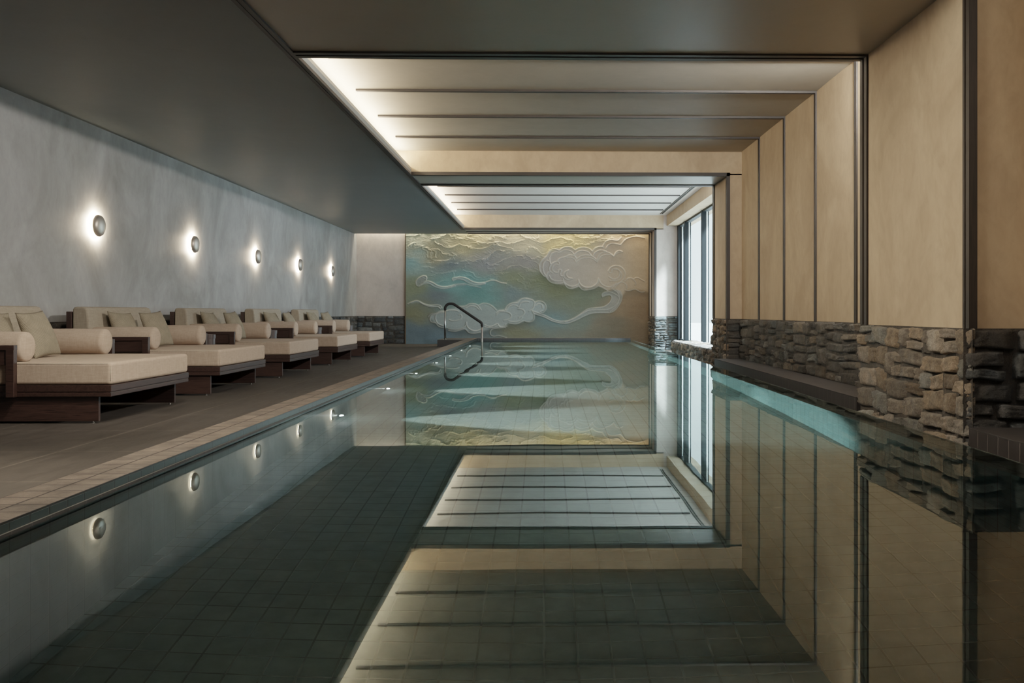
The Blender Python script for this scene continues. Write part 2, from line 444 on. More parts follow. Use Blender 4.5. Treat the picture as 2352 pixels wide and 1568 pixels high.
# ------------------------------------------------------------------ rubble stone
def rubble(name, parent, origin, u, v, nrm, Lu, Lv, mat, rows=(0.13, 0.24), wid=(0.14, 0.36), depth=0.06, base=(0.075,0.071,0.067), var=0.5, n=6, warm=0.25, seed=1, gap=0.007):
    """one cladding of fitted stones on a rectangle; lengths in working units"""
    R = np.random.RandomState(seed)
    u = np.array(u, float); v = np.array(v, float); nr = np.array(nrm, float)
    O = np.array(W(*origin))
    cells = []
    def cut(x0, x1, y0, y1):
        w, h = x1-x0, y1-y0
        wm = R.uniform(wid[0]*1.3, wid[1]*1.25); hm = R.uniform(rows[0]*1.3, rows[1]*1.25)
        if w <= wm and h <= hm:
            cells.append((x0, x1, y0, y1)); return
        if w/wm > h/hm:
            k = R.uniform(0.36, 0.64); c = x0+w*k; cut(x0, c, y0, y1); cut(c, x1, y0, y1)
        else:
            k = R.uniform(0.36, 0.64); c = y0+h*k; cut(x0, x1, y0, c); cut(x0, x1, c, y1)
    x = 0.0
    while x < Lu-1e-6:
        w = R.uniform(0.8, 1.5)*wid[1]*1.6
        if Lu-(x+w) < wid[1]: w = Lu-x
        cut(x, x+w, 0.0, Lv); x += w
    ph = R.uniform(0, 6, 8)
    def wav(px, py):
        e = np.clip(np.minimum(py, Lv-py)/0.12, 0, 1)*np.clip(np.minimum(px, Lu-px)/0.12, 0, 1)
        a = rows[1]*0.032
        return (px + e*a*(np.sin(5*py+ph[0]+1.5*px)+0.5*np.sin(11*py+ph[1]-3*px)), py + e*a*(1.3*np.sin(3.1*px+ph[2]+2*py)+0.7*np.sin(7*px+ph[3])+0.3*np.sin(15*px+ph[4]+5*py)))
    g = np.linspace(-1, 1, n)
    gx, gy = np.meshgrid(g, g, indexing='ij')
    V = []; Fc = []; Cc = []; off = 0
    gi = []
    for i in range(n-1):
        for j in range(n-1):
            a = i*n+j; gi.append((a, a+n, a+n+1, a+1))
    for (x0, x1, y0, y1) in cells:
        jit = R.uniform(-1, 1, (4, 2)) * 0.024
        P = np.array([[x0+gap, y0+gap], [x1-gap, y0+gap], [x1-gap, y1-gap], [x0+gap, y1-gap]]) + jit
        P[:, 0] = np.clip(P[:, 0], 0.0, Lu); P[:, 1] = np.clip(P[:, 1], 0.0, Lv)
        # round the outline a little
        kx = gx*np.sqrt(1-0.09*gy**8)*1.02; ky = gy*np.sqrt(1-0.09*gx**8)*1.02
        kx = np.clip(kx, -1, 1); ky = np.clip(ky, -1, 1)
        a, b = (kx+1)/2, (ky+1)/2
        px = (1-a)*(1-b)*P[0,0]+a*(1-b)*P[1,0]+a*b*P[2,0]+(1-a)*b*P[3,0]
        py = (1-a)*(1-b)*P[0,1]+a*(1-b)*P[1,1]+a*b*P[2,1]+(1-a)*b*P[3,1]
        px, py = wav(px, py)
        d = R.uniform(0.45, 1.0)*depth
        edge = np.maximum(np.abs(gx), np.abs(gy))
        hgt = d*np.where(edge > 0.97, 0.0, 1.0 - 0.22*edge**6) + np.where(edge > 0.97, -0.02, 0)
        hgt = hgt + np.where(edge < 0.97, R.uniform(-1, 1, gx.shape)*0.012 + (gx*R.uniform(-1, 1) + gy*R.uniform(-1, 1))*0.012, 0)
        jx = np.where(edge < 0.97, R.uniform(-1, 1, gx.shape)*0.008, 0)
        px = px + jx
        pts = O[None, :] + U*(px.reshape(-1, 1)*u + py.reshape(-1, 1)*v + hgt.reshape(-1, 1)*nr)
        V.append(pts)
        Fc += [tuple(q+off for q in f) for f in gi]
        off += n*n
        k = math.exp(R.normal(0, var))
        w_ = R.rand()
        c = np.array(base)*k
        if w_ < warm: c = c*np.array([1.14, 1.03, 0.90])
        elif w_ > 0.8: c = c*np.array([0.85, 0.97, 1.06])
        Cc.append(np.tile(np.append(c, 1.0), (n*n, 1)))
    V = np.concatenate(V); Cc = np.concatenate(Cc)
    nb = len(V)
    e = 0.004
    back = [O + U*(x*u + yy*v + e*nr) for x, yy in ((0, 0), (Lu, 0), (Lu, Lv), (0, Lv))]
    V = np.concatenate([V, np.array(back)]); Cc = np.concatenate([Cc, np.tile([0.045, 0.041, 0.037, 1], (4, 1))])
    Fc.append((nb, nb+1, nb+2, nb+3))
    # keep the winding facing the room
    fl = np.dot(np.cross(u, v), nr) < 0
    if fl: Fc = [f[::-1] for f in Fc]
    me = bpy.data.meshes.new(name)
    me.from_pydata([tuple(p) for p in V], [], Fc)
    ca = me.color_attributes.new('col', 'FLOAT_COLOR', 'POINT')
    ca.data.foreach_set('color', Cc.astype(np.float32).ravel())
    o = link_mesh(name, me, mat, parent, True)
    return o
nX, pX, nY = (-1,0,0), (1,0,0), (0,-1,0)
yv, zv, xv = (0,1,0), (0,0,1), (1,0,0)
ZG = -1.32
# near pilaster: large stones; light on the pool face is put into its colour
rubble('stone_cladding', wall_near_pier, (XC-0.005, C0-0.06, ZG), yv, zv, nX, C1-C0+0.08, ZS-ZG, M['stone_light'], (0.15,0.29), (0.26,0.52), 0.065, (0.155,0.14,0.122), 0.26, 9, 0.3, 3)
rubble('stone_cladding', wall_near_pier, (XC-0.065, C0-0.005, ZG), xv, zv, nY, 0.75, ZS-ZG, M['stone'], (0.14,0.26), (0.3,0.6), 0.07, (0.05,0.05,0.05), 0.3, 8, 0.15, 5)
rubble('stone_cladding', wall_near_alcove, (XA-0.005, DN, -1.0), yv, zv, nX, C0-DN, ZS+1.0, M['stone'], seed=6, n=5)
rubble('stone_cladding', wall_alcove, (XA-0.005, C1, -1.0), yv, zv, nX, B0-C1, ZS+1.0, M['stone'], (0.13,0.25), (0.30,0.72), 0.07, (0.062,0.059,0.055), 0.34, 8, 0.2, 8)
rubble('stone_cladding', wall_mid_pier, (XB-0.005, B0-0.03, ZG), yv, zv, nX, B1-B0+0.05, ZS-ZG, M['stone_light'], (0.14,0.26), (0.2,0.42), 0.065, (0.085,0.072,0.06), 0.35, 7, 0.4, 9)
rubble('stone_cladding', wall_mid_pier, (XB-0.03, B0-0.005, ZG), xv, zv, nY, 0.4, ZS-ZG, M['stone'], (0.14,0.24), (0.3,0.5), 0.06, (0.05,0.048,0.045), 0.3, 7, 0.2, 10)
rubble('stone_cladding', wall_right_far, (XB-0.03, A0-0.005, ZG), xv, zv, nY, 0.98, ZS-ZG, M['stone'], (0.07,0.13), (0.25,0.6), 0.05, (0.095,0.115,0.12), 0.25, 7, 0.1, 12)  # cool daylight on the bay face put into the stone colour
rubble('stone_cladding', wall_right_far, (XB-0.005, A0-0.03, ZG), yv, zv, nX, A1-A0+0.05, ZS-ZG, M['stone_light'], (0.1,0.2), (0.15,0.35), 0.05, (0.085,0.072,0.06), 0.4, 6, 0.4, 13)
# left wall and far wall wainscot
rubble('stone_cladding', wall_left, (XL+0.005, 6.0, -ZF), yv, zv, pX, DF-6.0, ZS+ZF, M['stone'], (0.12,0.24), (0.2,0.5), 0.06, (0.05,0.052,0.053), 0.4, 5, 0.15, 14)
rubble('stone_cladding', wall_far, (XL, DF-0.005, -ZF), xv, zv, nY, -5.16-XL, ZS+ZF, M['stone'], (0.12,0.24), (0.25,0.6), 0.06, (0.05,0.055,0.058), 0.45, 7, 0.12, 15)
# low sill wall in front of the window
SD1 = 27.2
bm = bmesh.new(); ub(bm, XB, 4.6, B1, SD1, -1.6, -0.86)
sill = struct(obj('window_sill_wall', bm, M['plaster_far'])); sill.name = 'trim_%d' % tn[0]; tn[0] += 1
rubble('stone_cladding', sill, (XB-0.005, B1, ZG), yv, zv, nX, SD1-B1, -0.85-ZG, M['stone_light'], (0.13,0.24), (0.14,0.3), 0.06, (0.075,0.064,0.055), 0.4, 7, 0.35, 16)
rubble('stone_cladding', sill, (XB-0.03, B1, -0.865), yv, xv, (0,0,1), SD1-B1, 0.75, M['stone_light'], (0.3,0.5), (0.3,0.6), 0.03, (0.20,0.205,0.2), 0.2, 5, 0.2, 17)  # window light on the sill top put into paler stone

# ------------------------------------------------------------------ window
win = struct(empty('window_1', W(XW, (B1+A0)/2, -0.95)))
def under(o, root):
    o.parent = root; o.matrix_parent_inverse = Matrix.Translation(root.location).inverted()
    return o
bm = bmesh.new()
ub(bm, 4.64, 4.80, B1, A0, -0.98, -0.91); ub(bm, 4.64, 4.80, B1, A0, 2.94, 3.0)
under(obj('frame', bm, M['black_metal']), win)
mull = [23.4, 26.5, 29.72]
for d in mull + [31.2]:
    bm = bmesh.new()
    e = 0.045 if d < 31 else 0.16
    ub(bm, 4.61, 4.83, d-e, d+e, -0.98, 2.99, 0.004)
    under(obj('mullion', bm, M['black_metal']), win)
ed = [B1] + mull + [31.2]
for a, b in zip(ed, ed[1:]):
    bm = bmesh.new(); quad(bm, [W(4.74, a+0.04, -0.93), W(4.74, b-0.04, -0.93), W(4.74, b-0.04, 2.97), W(4.74, a+0.04, 2.97)])
    under(obj('pane', bm, M['glass']), win)
    bm = bmesh.new()
    ub(bm, 4.725, 4.765, b-0.22, b-0.17, -0.91, 2.94)
    under(obj('sash', bm, M['alu']), win)
# ground and pale garden wall outside
bm = bmesh.new(); ub(bm, 5.0, 40, -4, 120, -1.7, -1.4)
struct(obj('ground', bm, plain('pale gravel', (0.45,0.47,0.47), 0.9)))

# ------------------------------------------------------------------ pool
bm = bmesh.new()
quad(bm, [W(XP, DN, ZPF), W(XRW, DN, ZPF), W(XRW, DE, ZPF), W(XP, DE, ZPF)])
basin = struct(obj('pool_basin', bm, M['pool_xy']))
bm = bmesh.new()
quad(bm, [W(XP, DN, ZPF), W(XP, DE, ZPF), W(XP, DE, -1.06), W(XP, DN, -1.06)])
obj('side_tiles', bm, tilemat('pool shade side tile', 'yz', TS, (0.014,0.024,0.026), (0.018,0.029,0.031), (0.004,0.007,0.008), 0.0045, 0.3, (0.03, 0.01)), basin)  # darker copy of the pool side tile, shade put into the colour
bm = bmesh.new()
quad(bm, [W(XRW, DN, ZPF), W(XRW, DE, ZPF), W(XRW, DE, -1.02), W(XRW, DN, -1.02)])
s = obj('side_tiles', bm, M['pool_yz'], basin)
bm = bmesh.new()
quad(bm, [W(XP, DE, ZPF), W(XRW, DE, ZPF), W(XRW, DE, -1.06), W(XP, DE, -1.06)])
obj('end_tiles', bm, M['pool_xz'], basin)
bm = bmesh.new()
quad(bm, [W(XRW, DN, -1.02), W(XR+0.02, DN, -1.02), W(XR+0.02, DE, -1.02), W(XRW, DE, -1.02)])
quad(bm, [W(XR+0.02, DN, -1.02), W(XR+0.02, DN, -1.36), W(XR+0.02, DE+0.3, -1.36), W(XR+0.02, DE+0.3, -1.02)])
obj('overflow_ledge', bm, M['pool_xy'], basin)
bm = bmesh.new()
ub(bm, XR+0.02, XA+0.1, DN, DE+0.3, -1.6, -1.345)
obj('gutter', bm, M['gutter'], basin)
# coping, raised above the deck
bm = bmesh.new()
quad(bm, [W(XO, DN, ZC), W(XP, DN, ZC), W(XP, DE, ZC), W(XO, DE, ZC)])
quad(bm, [W(XO, DE, ZC), W(3.10, DE, ZC), W(3.10, DE+0.33, ZC), W(XO, DE+0.33, ZC)])
coping = struct(obj('pool_coping', bm, M['coping']))
bm = bmesh.new()
quad(bm, [W(XP, DN, ZC), W(XP, DN, -1.06), W(XP, DE, -1.06), W(XP, DE, ZC)])
quad(bm, [W(XO, DN, ZC), W(XO, DE+0.33, ZC), W(XO, DE+0.33, -ZF), W(XO, DN, -ZF)])
obj('rim_tiles', bm, M['rim_yz'], coping)
bm = bmesh.new()
quad(bm, [W(XP, DE, ZC), W(3.10, DE, ZC), W(3.10, DE, -1.06), W(XP, DE, -1.06)])
quad(bm, [W(XO, DE+0.33, ZC), W(3.10, DE+0.33, ZC), W(3.10, DE+0.33, -ZF), W(XO, DE+0.33, -ZF)])
quad(bm, [W(3.10, DE, ZC), W(3.10, DE+0.33, ZC), W(3.10, DE+0.33, -ZF), W(3.10, DE, -ZF)])
obj('end_rim_tiles', bm, M['rim_xz'], coping)
# little skimming lip between the tile courses
bm = bmesh.new(); ub(bm, XP, XP+0.012, DN, DE, -0.99, -0.975)
obj('lip', bm, M['bench_top'], coping)
# water
bm = bmesh.new()
quad(bm, [W(XP, DN, ZW), W(XR, DN, ZW), W(XR, DE, ZW), W(XP, DE, ZW)])
water = setp(obj('pool_water', bm, M['water']), 'still clear water filling the long pool', 'water', kind='stuff')

# benches along the alcoves
def bench(d0, d1, label):
    r = empty('tiled_bench', W((XBN+XA)/2, (d0+d1)/2, -1.345))
    bm = bmesh.new(); ub(bm, XBN, XA-0.06, d0, d1, -1.345, ZB-0.012)
    under(obj('bench_base', bm, M['bench']), r)
    bm = bmesh.new(); ub(bm, XBN-0.004, XA-0.06, d0, d1, ZB-0.012, ZB)
    under(obj('bench_top', bm, M['bench_top']), r)
    setp(r, label, 'bench')
bench(C1+0.03, B0-0.04, 'long dark tiled bench along the stone wall of the striped alcove')
bench(DN+0.05, C0-0.08, 'dark tiled bench with pale joints beside the near stone pilaster')

# step block at the far end
r = empty('step_block', W(-3.15, 31.6, -ZF))
bm = bmesh.new(); ub(bm, -3.59, XO-0.005, 30.5, DE+0.33, -ZF, ZC-0.012); under(obj('block', bm, plain('dark step stone', (0.010,0.009,0.009), 0.7)), r)
bm = bmesh.new(); ub(bm, -3.60, XO-0.005, 30.49, DE+0.33, ZC-0.012, ZC); under(obj('tread', bm, M['bench_top']), r)
setp(r, 'dark low step block on the deck under the handrails', 'step')

# ------------------------------------------------------------------ handrails
def arc_pts(p0, p1, p2, r, n=7):
    """fillet the corner p1 (x,z pairs)"""
    p0, p1, p2 = Vector(p0), Vector(p1), Vector(p2)
    a = (p0-p1).normalized(); b = (p2-p1).normalized()
    ang = a.angle(b); k = r/math.tan(ang/2)
    s, e = p1+a*k, p1+b*k
    c = p1 + (a+b).normalized()*(r/math.sin(ang/2))
    out = []
    for i in range(n+1):
        f = i/n
        v = (s-c).lerp(e-c, f)
        out.append(c + v.normalized()*r)
    return out
def handrail():
    r = empty('pool_handrail', W(-3.36, 30.78, ZC))
    P0, P1, P2, P3 = (-3.36, ZC), (-3.36, 0.335), (-3.06, 0.285), (-2.11, -0.36)
    bend1 = arc_pts((-3.36, -0.5), (-3.36, 0.29), (-3.1, 0.29), 0.17)
    bend2 = arc_pts((-3.2, 0.29), (-3.08, 0.29), (-2.11, -0.37), 0.22)
    bend3 = arc_pts((-3.0, 0.24), (-2.11, -0.365), (-2.11, -1.0), 0.13)
    grip = [Vector((-3.36, 0.085))] + bend1 + bend2 + bend3 + [Vector((-2.11, -0.47))]
    tt = lambda pts: [W(p[0], 30.78, p[1]) for p in pts]
    bm = bmesh.new(); tube(bm, tt(grip), 0.046*U, 14); under(obj('grip', bm, M['grip'], smooth=True), r)
    bm = bmesh.new(); tube(bm, tt([(-3.36, ZC), (-3.36, 0.09)]), 0.036*U, 14); under(obj('post', bm, M['steel'], smooth=True), r)
    bm = bmesh.new(); tube(bm, tt([(-2.11, -0.465), (-2.11, -2.5)]), 0.036*U, 14); under(obj('post', bm, M['steel'], smooth=True), r)
    bm = bmesh.new(); p = W(-3.36, 30.78, ZC); lathe(bm, [(0.0, 0.012), (0.04, 0.012), (0.055, 0.0), (0.0, 0.0)], 24, 'z', p)
    under(obj('base_flange', bm, M['steel'], smooth=False), r)
    return r
hr = handrail()
h2 = copy_tree(hr); h2.location = W(-3.36, 31.88, ZC)
setp(hr, 'steel pool handrail with black grip, the nearer of the pair at the far end', 'handrail', 'pool entry handrails')
setp(h2, 'steel pool handrail with black grip, the farther of the pair beside the mural', 'handrail', 'pool entry handrails')

# ------------------------------------------------------------------ mural
def vnoise(x, y, seed):
    xi = np.floor(x).astype(int); yi = np.floor(y).astype(int)
    fx, fy = x-xi, y-yi
    fx = fx*fx*(3-2*fx); fy = fy*fy*(3-2*fy)
    def h(a, b):
        n = (a*374761393 + b*668265263 + seed*974711) & 0x7fffffff
        n = ((n ^ (n >> 13))*1274126177) & 0x7fffffff
        return ((n ^ (n >> 16)) & 0xffff)/65535.0
    return (h(xi, yi)*(1-fx)+h(xi+1, yi)*fx)*(1-fy) + (h(xi, yi+1)*(1-fx)+h(xi+1, yi+1)*fx)*fy
def fbm(x, y, seed, oc=5, g=0.5):
    a, s, t = 1.0, 0.0, 0.0
    for k in range(oc):
        s = s + a*vnoise(x, y, seed+k*17); t += a; a *= g; x = x*2.03; y = y*2.03
    return s/t
def smooth_line(pts, sub=6):
    P = np.array(pts, float)
    if len(P) < 3: return P
    Q = np.vstack([2*P[0]-P[1], P, 2*P[-1]-P[-2]])
    out = []
    for i in range(1, len(Q)-2):
        p0, p1, p2, p3 = Q[i-1], Q[i], Q[i+1], Q[i+2]
        for k in range(sub):
            t = k/sub
            out.append(0.5*((2*p1)+(-p0+p2)*t+(2*p0-5*p1+4*p2-p3)*t*t+(-p0+3*p1-3*p2+p3)*t**3))
    out.append(P[-1])
    return np.array(out)
MR = [  # right half, traced
 [(205,470),(210,430),(240,380),(310,320)],[(310,320),(335,270),(375,230),(430,225),(480,245)],[(480,245),(530,205),(600,190),(660,210),(700,240)],
 [(700,240),(750,210),(820,200),(890,215),(935,255)],[(935,255),(980,210),(1040,190),(1090,195)],
 [(355,430),(345,340),(375,290),(430,265),(480,270),(540,240),(600,240),(650,260),(685,300)],[(685,300),(740,255),(810,245),(880,265),(920,310)],
 [(945,320),(970,275),(1020,245),(1070,240),(1130,255)],[(205,470),(215,530),(260,590),(300,610)],[(250,480),(260,420),(300,380),(345,400),(360,430)],
 [(250,480),(265,550),(300,600)],[(450,390),(490,350),(560,330),(620,305),(690,320),(720,360)],[(580,340),(640,340),(690,365),(710,405)],
 [(720,355),(780,320),(850,305),(930,320),(990,365)],[(710,405),(760,365),(850,345),(930,350),(1000,400)],[(995,370),(1040,290),(1110,265),(1180,280),(1230,325)],
 [(1000,400),(1050,330),(1120,300),(1200,300),(1235,325)],[(1235,325),(1265,270),(1310,245),(1355,262)],[(1355,262),(1280,280),(1238,322)],
 [(480,430),(470,405),(430,400),(380,425),(345,470),(345,520),(385,555)],[(470,440),(430,435),(390,465),(385,510),(420,545),(460,545),(465,520),(490,505),(510,525),(495,550)],
 [(495,560),(500,590),(535,600)],[(605,515),(560,540),(540,580),(555,625),(600,645),(660,630)],[(660,628),(610,620),(580,590),(580,555),(605,515)],
 [(305,580),(320,550),(345,540)],[(305,580),(310,630),(360,680),(430,700),(500,700),(540,680)],[(340,590),(370,640),(440,665),(530,660)],
 [(530,630),(545,680),(600,725),(660,740),(720,725),(745,695),(745,645)],[(545,690),(590,755),(660,770),(750,735)],
 [(745,645),(765,700),(820,745),(900,755),(960,730),(1005,690),(1022,625)],[(750,740),(800,785),(860,790),(960,770),(1020,735)],
 [(1022,625),(1050,690),(1110,735),(1180,745),(1230,720),(1270,690)],[(1020,735),(1080,755),(1150,800)],
 [(1160,525),(1190,480),(1250,455),(1320,465),(1380,520),(1390,580),(1370,640),(1320,680),(1250,720),(1200,770)],
 [(1170,545),(1200,550),(1210,510),(1260,490),(1310,520),(1315,570),(1290,620),(1230,640),(1165,605)],[(1230,500),(1290,510),(1340,560),(1330,620),(1290,655),(1180,660)],
 [(1085,180),(1120,125),(1190,95),(1290,105),(1340,60)],[(1120,220),(1160,165),(1220,145),(1330,165)],[(1330,165),(1400,90),(1480,60),(1560,50),(1660,70)],
 [(1390,670),(1430,630),(1490,630),(1540,690),(1530,715)],[(1500,645),(1560,620),(1660,670)],[(1230,780),(1290,710),(1350,680),(1410,720),(1415,770)],
 [(1390,790),(1440,800),(1530,780),(1600,815),(1660,815)],
 [(1075,885),(1070,850),(1110,820),(1180,815),(1240,840),(1290,870),(1310,920),(1270,1010),(1180,1090)],
 [(1075,885),(1130,865),(1180,860),(1205,890),(1180,960),(1100,1020),(980,1035),(880,1050),(790,1110),(690,1175),(600,1215),(500,1225),(400,1200),(300,1150),(200,1110),(110,1080)],
 [(1330,800),(1350,880),(1320,980),(1250,1070),(1180,1105),(1050,1105),(920,1115),(800,1165),(700,1215),(590,1250),(480,1245),(370,1215),(270,1165),(130,1120)],
 [(1220,780),(1290,830),(1310,910),(1260,1000),(1150,1060),(1000,1065),(880,1075),(760,1140),(660,1200),(560,1235)],
 [(0,905),(50,915),(110,930),(140,965)],[(140,965),(190,945),(250,955),(290,1000),(290,1060),(250,1105),(215,1090),(250,1075)],[(150,1010),(190,980),(240,995),(250,1040)],
 [(140,965),(130,1020),(100,1060),(60,1080)],[(100,1070),(130,1130),(130,1190),(90,1230),(30,1230),(0,1220)]]
ML = [  # left half
 [(190,680),(215,640),(260,610),(300,597),(335,610),(335,645),(310,680),(270,715),(230,740),(200,725),(190,680)],
 [(310,680),(360,670),(420,690),(490,730),(570,748),(660,740),(760,712),(860,708),(960,730),(1085,758)],[(230,740),(320,700),(380,705),(450,745),(540,770),(630,765),(730,735)],
 [(695,650),(700,630),(750,620),(830,615),(900,635),(970,675),(1050,695),(1130,690),(1220,660),(1290,662),(1360,690),(1435,700)],[(700,660),(760,640),(840,650),(910,690),(990,718),(1060,720),(1140,705)],
 [(80,980),(130,960),(190,940),(240,950),(310,985),(390,1005),(470,995),(530,1010),(545,1040)],[(250,965),(320,1000),(400,1025),(490,1020),(530,1055)],
 [(355,1160),(400,1120),(465,1115)],[(465,1115),(520,1085),(590,1085),(640,1070)],[(380,1200),(400,1150),(460,1120)],[(380,1180),(400,1230),(460,1245),(500,1290),(560,1310),(620,1310)],
 [(460,1190),(470,1130),(530,1100),(590,1095)],[(460,1190),(490,1250),(560,1285)],[(640,1070),(720,1070),(780,1085)],[(650,1200),(700,1215),(780,1205),(820,1170),(810,1130),(780,1135)],
 [(640,1330),(720,1335),(810,1325),(870,1285),(885,1235)],[(640,1350),(740,1360),(860,1330),(920,1380),(990,1390),(1080,1375)],[(885,1235),(900,1300),(960,1345),(1030,1355),(1090,1330)],
 [(780,1020),(870,1015),(920,985),(980,980),(1040,1000),(1085,1060)],[(880,1040),(940,1010),(1010,1020),(1060,1060)],[(1060,1000),(1120,975),(1190,985),(1250,1020),(1300,1070)],
 [(1300,1110),(1340,1080),(1410,1075),(1430,1060)],[(1140,1275),(1220,1295),(1310,1260)],[(1320,1260),(1340,1290),(1390,1300),(1430,1260)],[(1140,1300),(1250,1315),(1320,1290),(1370,1310),(1440,1290)],
 [(1420,1060),(1450,1010),(1510,975),(1590,970)],[(1590,970),(1640,920),(1700,905),(1749,915)],[(1430,1080),(1490,1010),(1560,1000),(1610,1030)],[(1600,1050),(1660,1060),(1690,1100),(1660,1140),(1610,1170)],
 [(1300,1130),(1360,1090),(1460,1100),(1505,1140),(1480,1190),(1400,1210)],[(1470,1220),(1540,1230),(1620,1215),(1660,1170)],[(1480,1250),(1580,1260),(1670,1220)],[(1610,1030),(1640,970),(1700,950),(1749,955)],
 [(1210,1370),(1230,1340),(1290,1320),(1420,1310)],[(1210,1370),(1220,1410),(1270,1430),(1330,1420),(1440,1450)]]
k_ = 290/1749
toR = lambda P: [(1205+k_*x, 535+k_*y) for x, y in P]
toL = lambda P: [(925+k_*x, 535+k_*y) for x, y in P]
LINES = [smooth_line(toR(l)) for l in MR] + [smooth_line(toL(l)) for l in ML]
polyBig = toR([(205,470),(240,380),(335,270),(430,225),(600,190),(700,240),(820,200),(935,255),(1090,195),(1190,95),(1340,60),(1665,45),(1720,45),(1720,815),(1530,780),(1400,800),(1350,880),(1250,780),(1150,800),(1020,735),(860,790),(750,740),(660,770),(560,720),(430,700),(310,630),(215,530)])
polyLow = toL([(380,1180),(400,1130),(465,1115),(520,1085),(640,1065),(780,1020),(870,1010),(980,980),(1060,1000),(1120,975),(1250,1020),(1300,1070),(1420,1060),(1510,975),(1640,920),(1749,905),(1799,930),(1829,965),(1879,945),(1979,1000),(1979,1060),(1900,1110),(1820,1130),(1819,1190),(1750,1235),(1689,1220),(1580,1260),(1450,1260),(1400,1310),(1250,1310),(1080,1375),(990,1390),(860,1330),(740,1360),(600,1310),(460,1245)])
polyBlob = toL(ML[0])
polyTail = toR([(1075,885),(1130,865),(1180,860),(1205,890),(1180,960),(1100,1020),(980,1035),(880,1050),(790,1110),(690,1175),(600,1215),(500,1225),(400,1200),(300,1150),(200,1110),(110,1080),(130,1120),(270,1165),(370,1215),(480,1245),(590,1250),(700,1215),(800,1165),(920,1115),(1050,1105),(1180,1105),(1250,1070),(1320,980),(1350,880),(1330,800),(1250,780),(1180,815),(1110,820),(1070,850)])
ribs = [(toL([(310,690),(380,690),(450,720),(540,758),(640,752),(740,724),(860,712)]), 3.0), (toL([(700,645),(790,628),(880,648),(960,690),(1050,708),(1140,695)]), 2.6), (toL([(130,965),(210,950),(320,995),(430,1012),(530,1035)]), 2.2)]
def seg_dist(X, Y, L):
    D = np.full(X.shape, 1e9)
    for (ax, ay), (bx_, by) in zip(L[:-1], L[1:]):
        m = (X > min(ax, bx_)-14) & (X < max(ax, bx_)+14) & (Y > min(ay, by)-14) & (Y < max(ay, by)+14)
        if not m.any(): continue
        x, y = X[m], Y[m]
        dx, dy = bx_-ax, by-ay; q = dx*dx+dy*dy+1e-9
        t = np.clip(((x-ax)*dx+(y-ay)*dy)/q, 0, 1)
        D[m] = np.minimum(D[m], np.hypot(x-ax-t*dx, y-ay-t*dy))
    return D
def inpoly(X, Y, P):
    P = np.array(P); ins = np.zeros(X.shape, bool); j = len(P)-1
    for i in range(len(P)):
        xi, yi = P[i]; xj, yj = P[j]
        c = ((yi > Y) != (yj > Y)) & (X < (xj-xi)*(Y-yi)/(yj-yi+1e-12)+xi)
        ins ^= c; j = i
    return ins.astype(float)
def blur(A, r):
    k = np.exp(-0.5*(np.arange(-3*r, 3*r+1)/r)**2); k /= k.sum()
    B = np.apply_along_axis(lambda v: np.convolve(np.pad(v, 3*r, mode='edge'), k, 'valid'), 0, A)
    return np.apply_along_axis(lambda v: np.convolve(np.pad(v, 3*r, mode='edge'), k, 'valid'), 1, B)
def lin(c): 
    c = np.array(c)/255.0
    return np.where(c < 0.04, c/12.92, ((c+0.055)/1.055)**2.4)
SM = 61.75
x0p, x1p, y0p, y1p = 933.0, 1494.0, 530.0, 791.0
nx_, ny_ = 568, 262
gx = np.linspace(x0p, x1p, nx_); gy = np.linspace(y0p, y1p, ny_)
PX, PY = np.meshgrid(gx, gy, indexing='ij')
wx = PX + 26*(fbm(PX/60, PY/34, 3)-0.5)*2; wy = PY + 16*(fbm(PX/70, PY/30, 9)-0.5)*2
pts = [(950,570,(176,178,150)),(945,600,(120,160,160)),(1000,580,(150,142,110)),(1080,560,(178,165,120)),(1200,560,(182,172,140)),(1300,560,(190,170,110)),(1120,600,(118,122,125)),
 (1040,610,(105,118,122)),(1200,610,(125,122,118)),(950,660,(118,125,95)),(1080,650,(92,140,140)),(1040,655,(100,148,145)),(1090,672,(80,130,128)),(1180,640,(105,112,85)),(1250,640,(92,98,68)),
 (1290,660,(95,98,66)),(1340,680,(92,100,78)),(1180,670,(90,110,112)),(1000,680,(96,108,112)),(960,720,(112,112,82)),(960,760,(84,105,115)),(1000,780,(84,108,120)),(1100,775,(92,108,110)),
 (1200,765,(108,108,82)),(1260,740,(86,112,114)),(1330,740,(96,106,94)),(1400,740,(108,98,78)),(1440,700,(130,106,76)),(1480,720,(128,104,74)),(1480,770,(118,98,72)),(1380,775,(102,96,78)),
 (1300,780,(104,108,94)),(1470,560,(190,165,120)),(1480,620,(176,150,112)),(1400,600,(160,145,125))]
num = np.zeros(PX.shape+(3,)); den = np.zeros(PX.shape)
for (px, py, c) in pts:
    d2 = ((wx-px)/1.35)**2 + ((wy-py)*1.25)**2
    w = 1/(d2+120)**1.7
    num += w[..., None]*lin(c); den += w
Cm = num/den[..., None]
cloud = np.maximum(blur(inpoly(PX, PY, polyBig), 2), blur(inpoly(PX, PY, polyLow), 2))
cb_in = inpoly(PX, PY, polyBig)
sf = np.clip((PX-1260)/200, 0, 1)[..., None]
cbig = lin((150,143,138))*(1-sf) + lin((176,152,120))*sf
low = lin((146,160,158))
mB = blur(cb_in, 2)[..., None]; mL = blur(inpoly(PX, PY, polyLow), 2)[..., None]
mT = blur(np.maximum(inpoly(PX, PY, polyTail), inpoly(PX, PY, polyBlob)), 1)[..., None]
Cm = Cm*(1-0.85*mB) + 0.85*mB*cbig
Cm = Cm*(1-0.8*mL) + 0.8*mL*low
Cm = Cm*(1-0.65*mT) + 0.65*mT*lin((140,146,142))
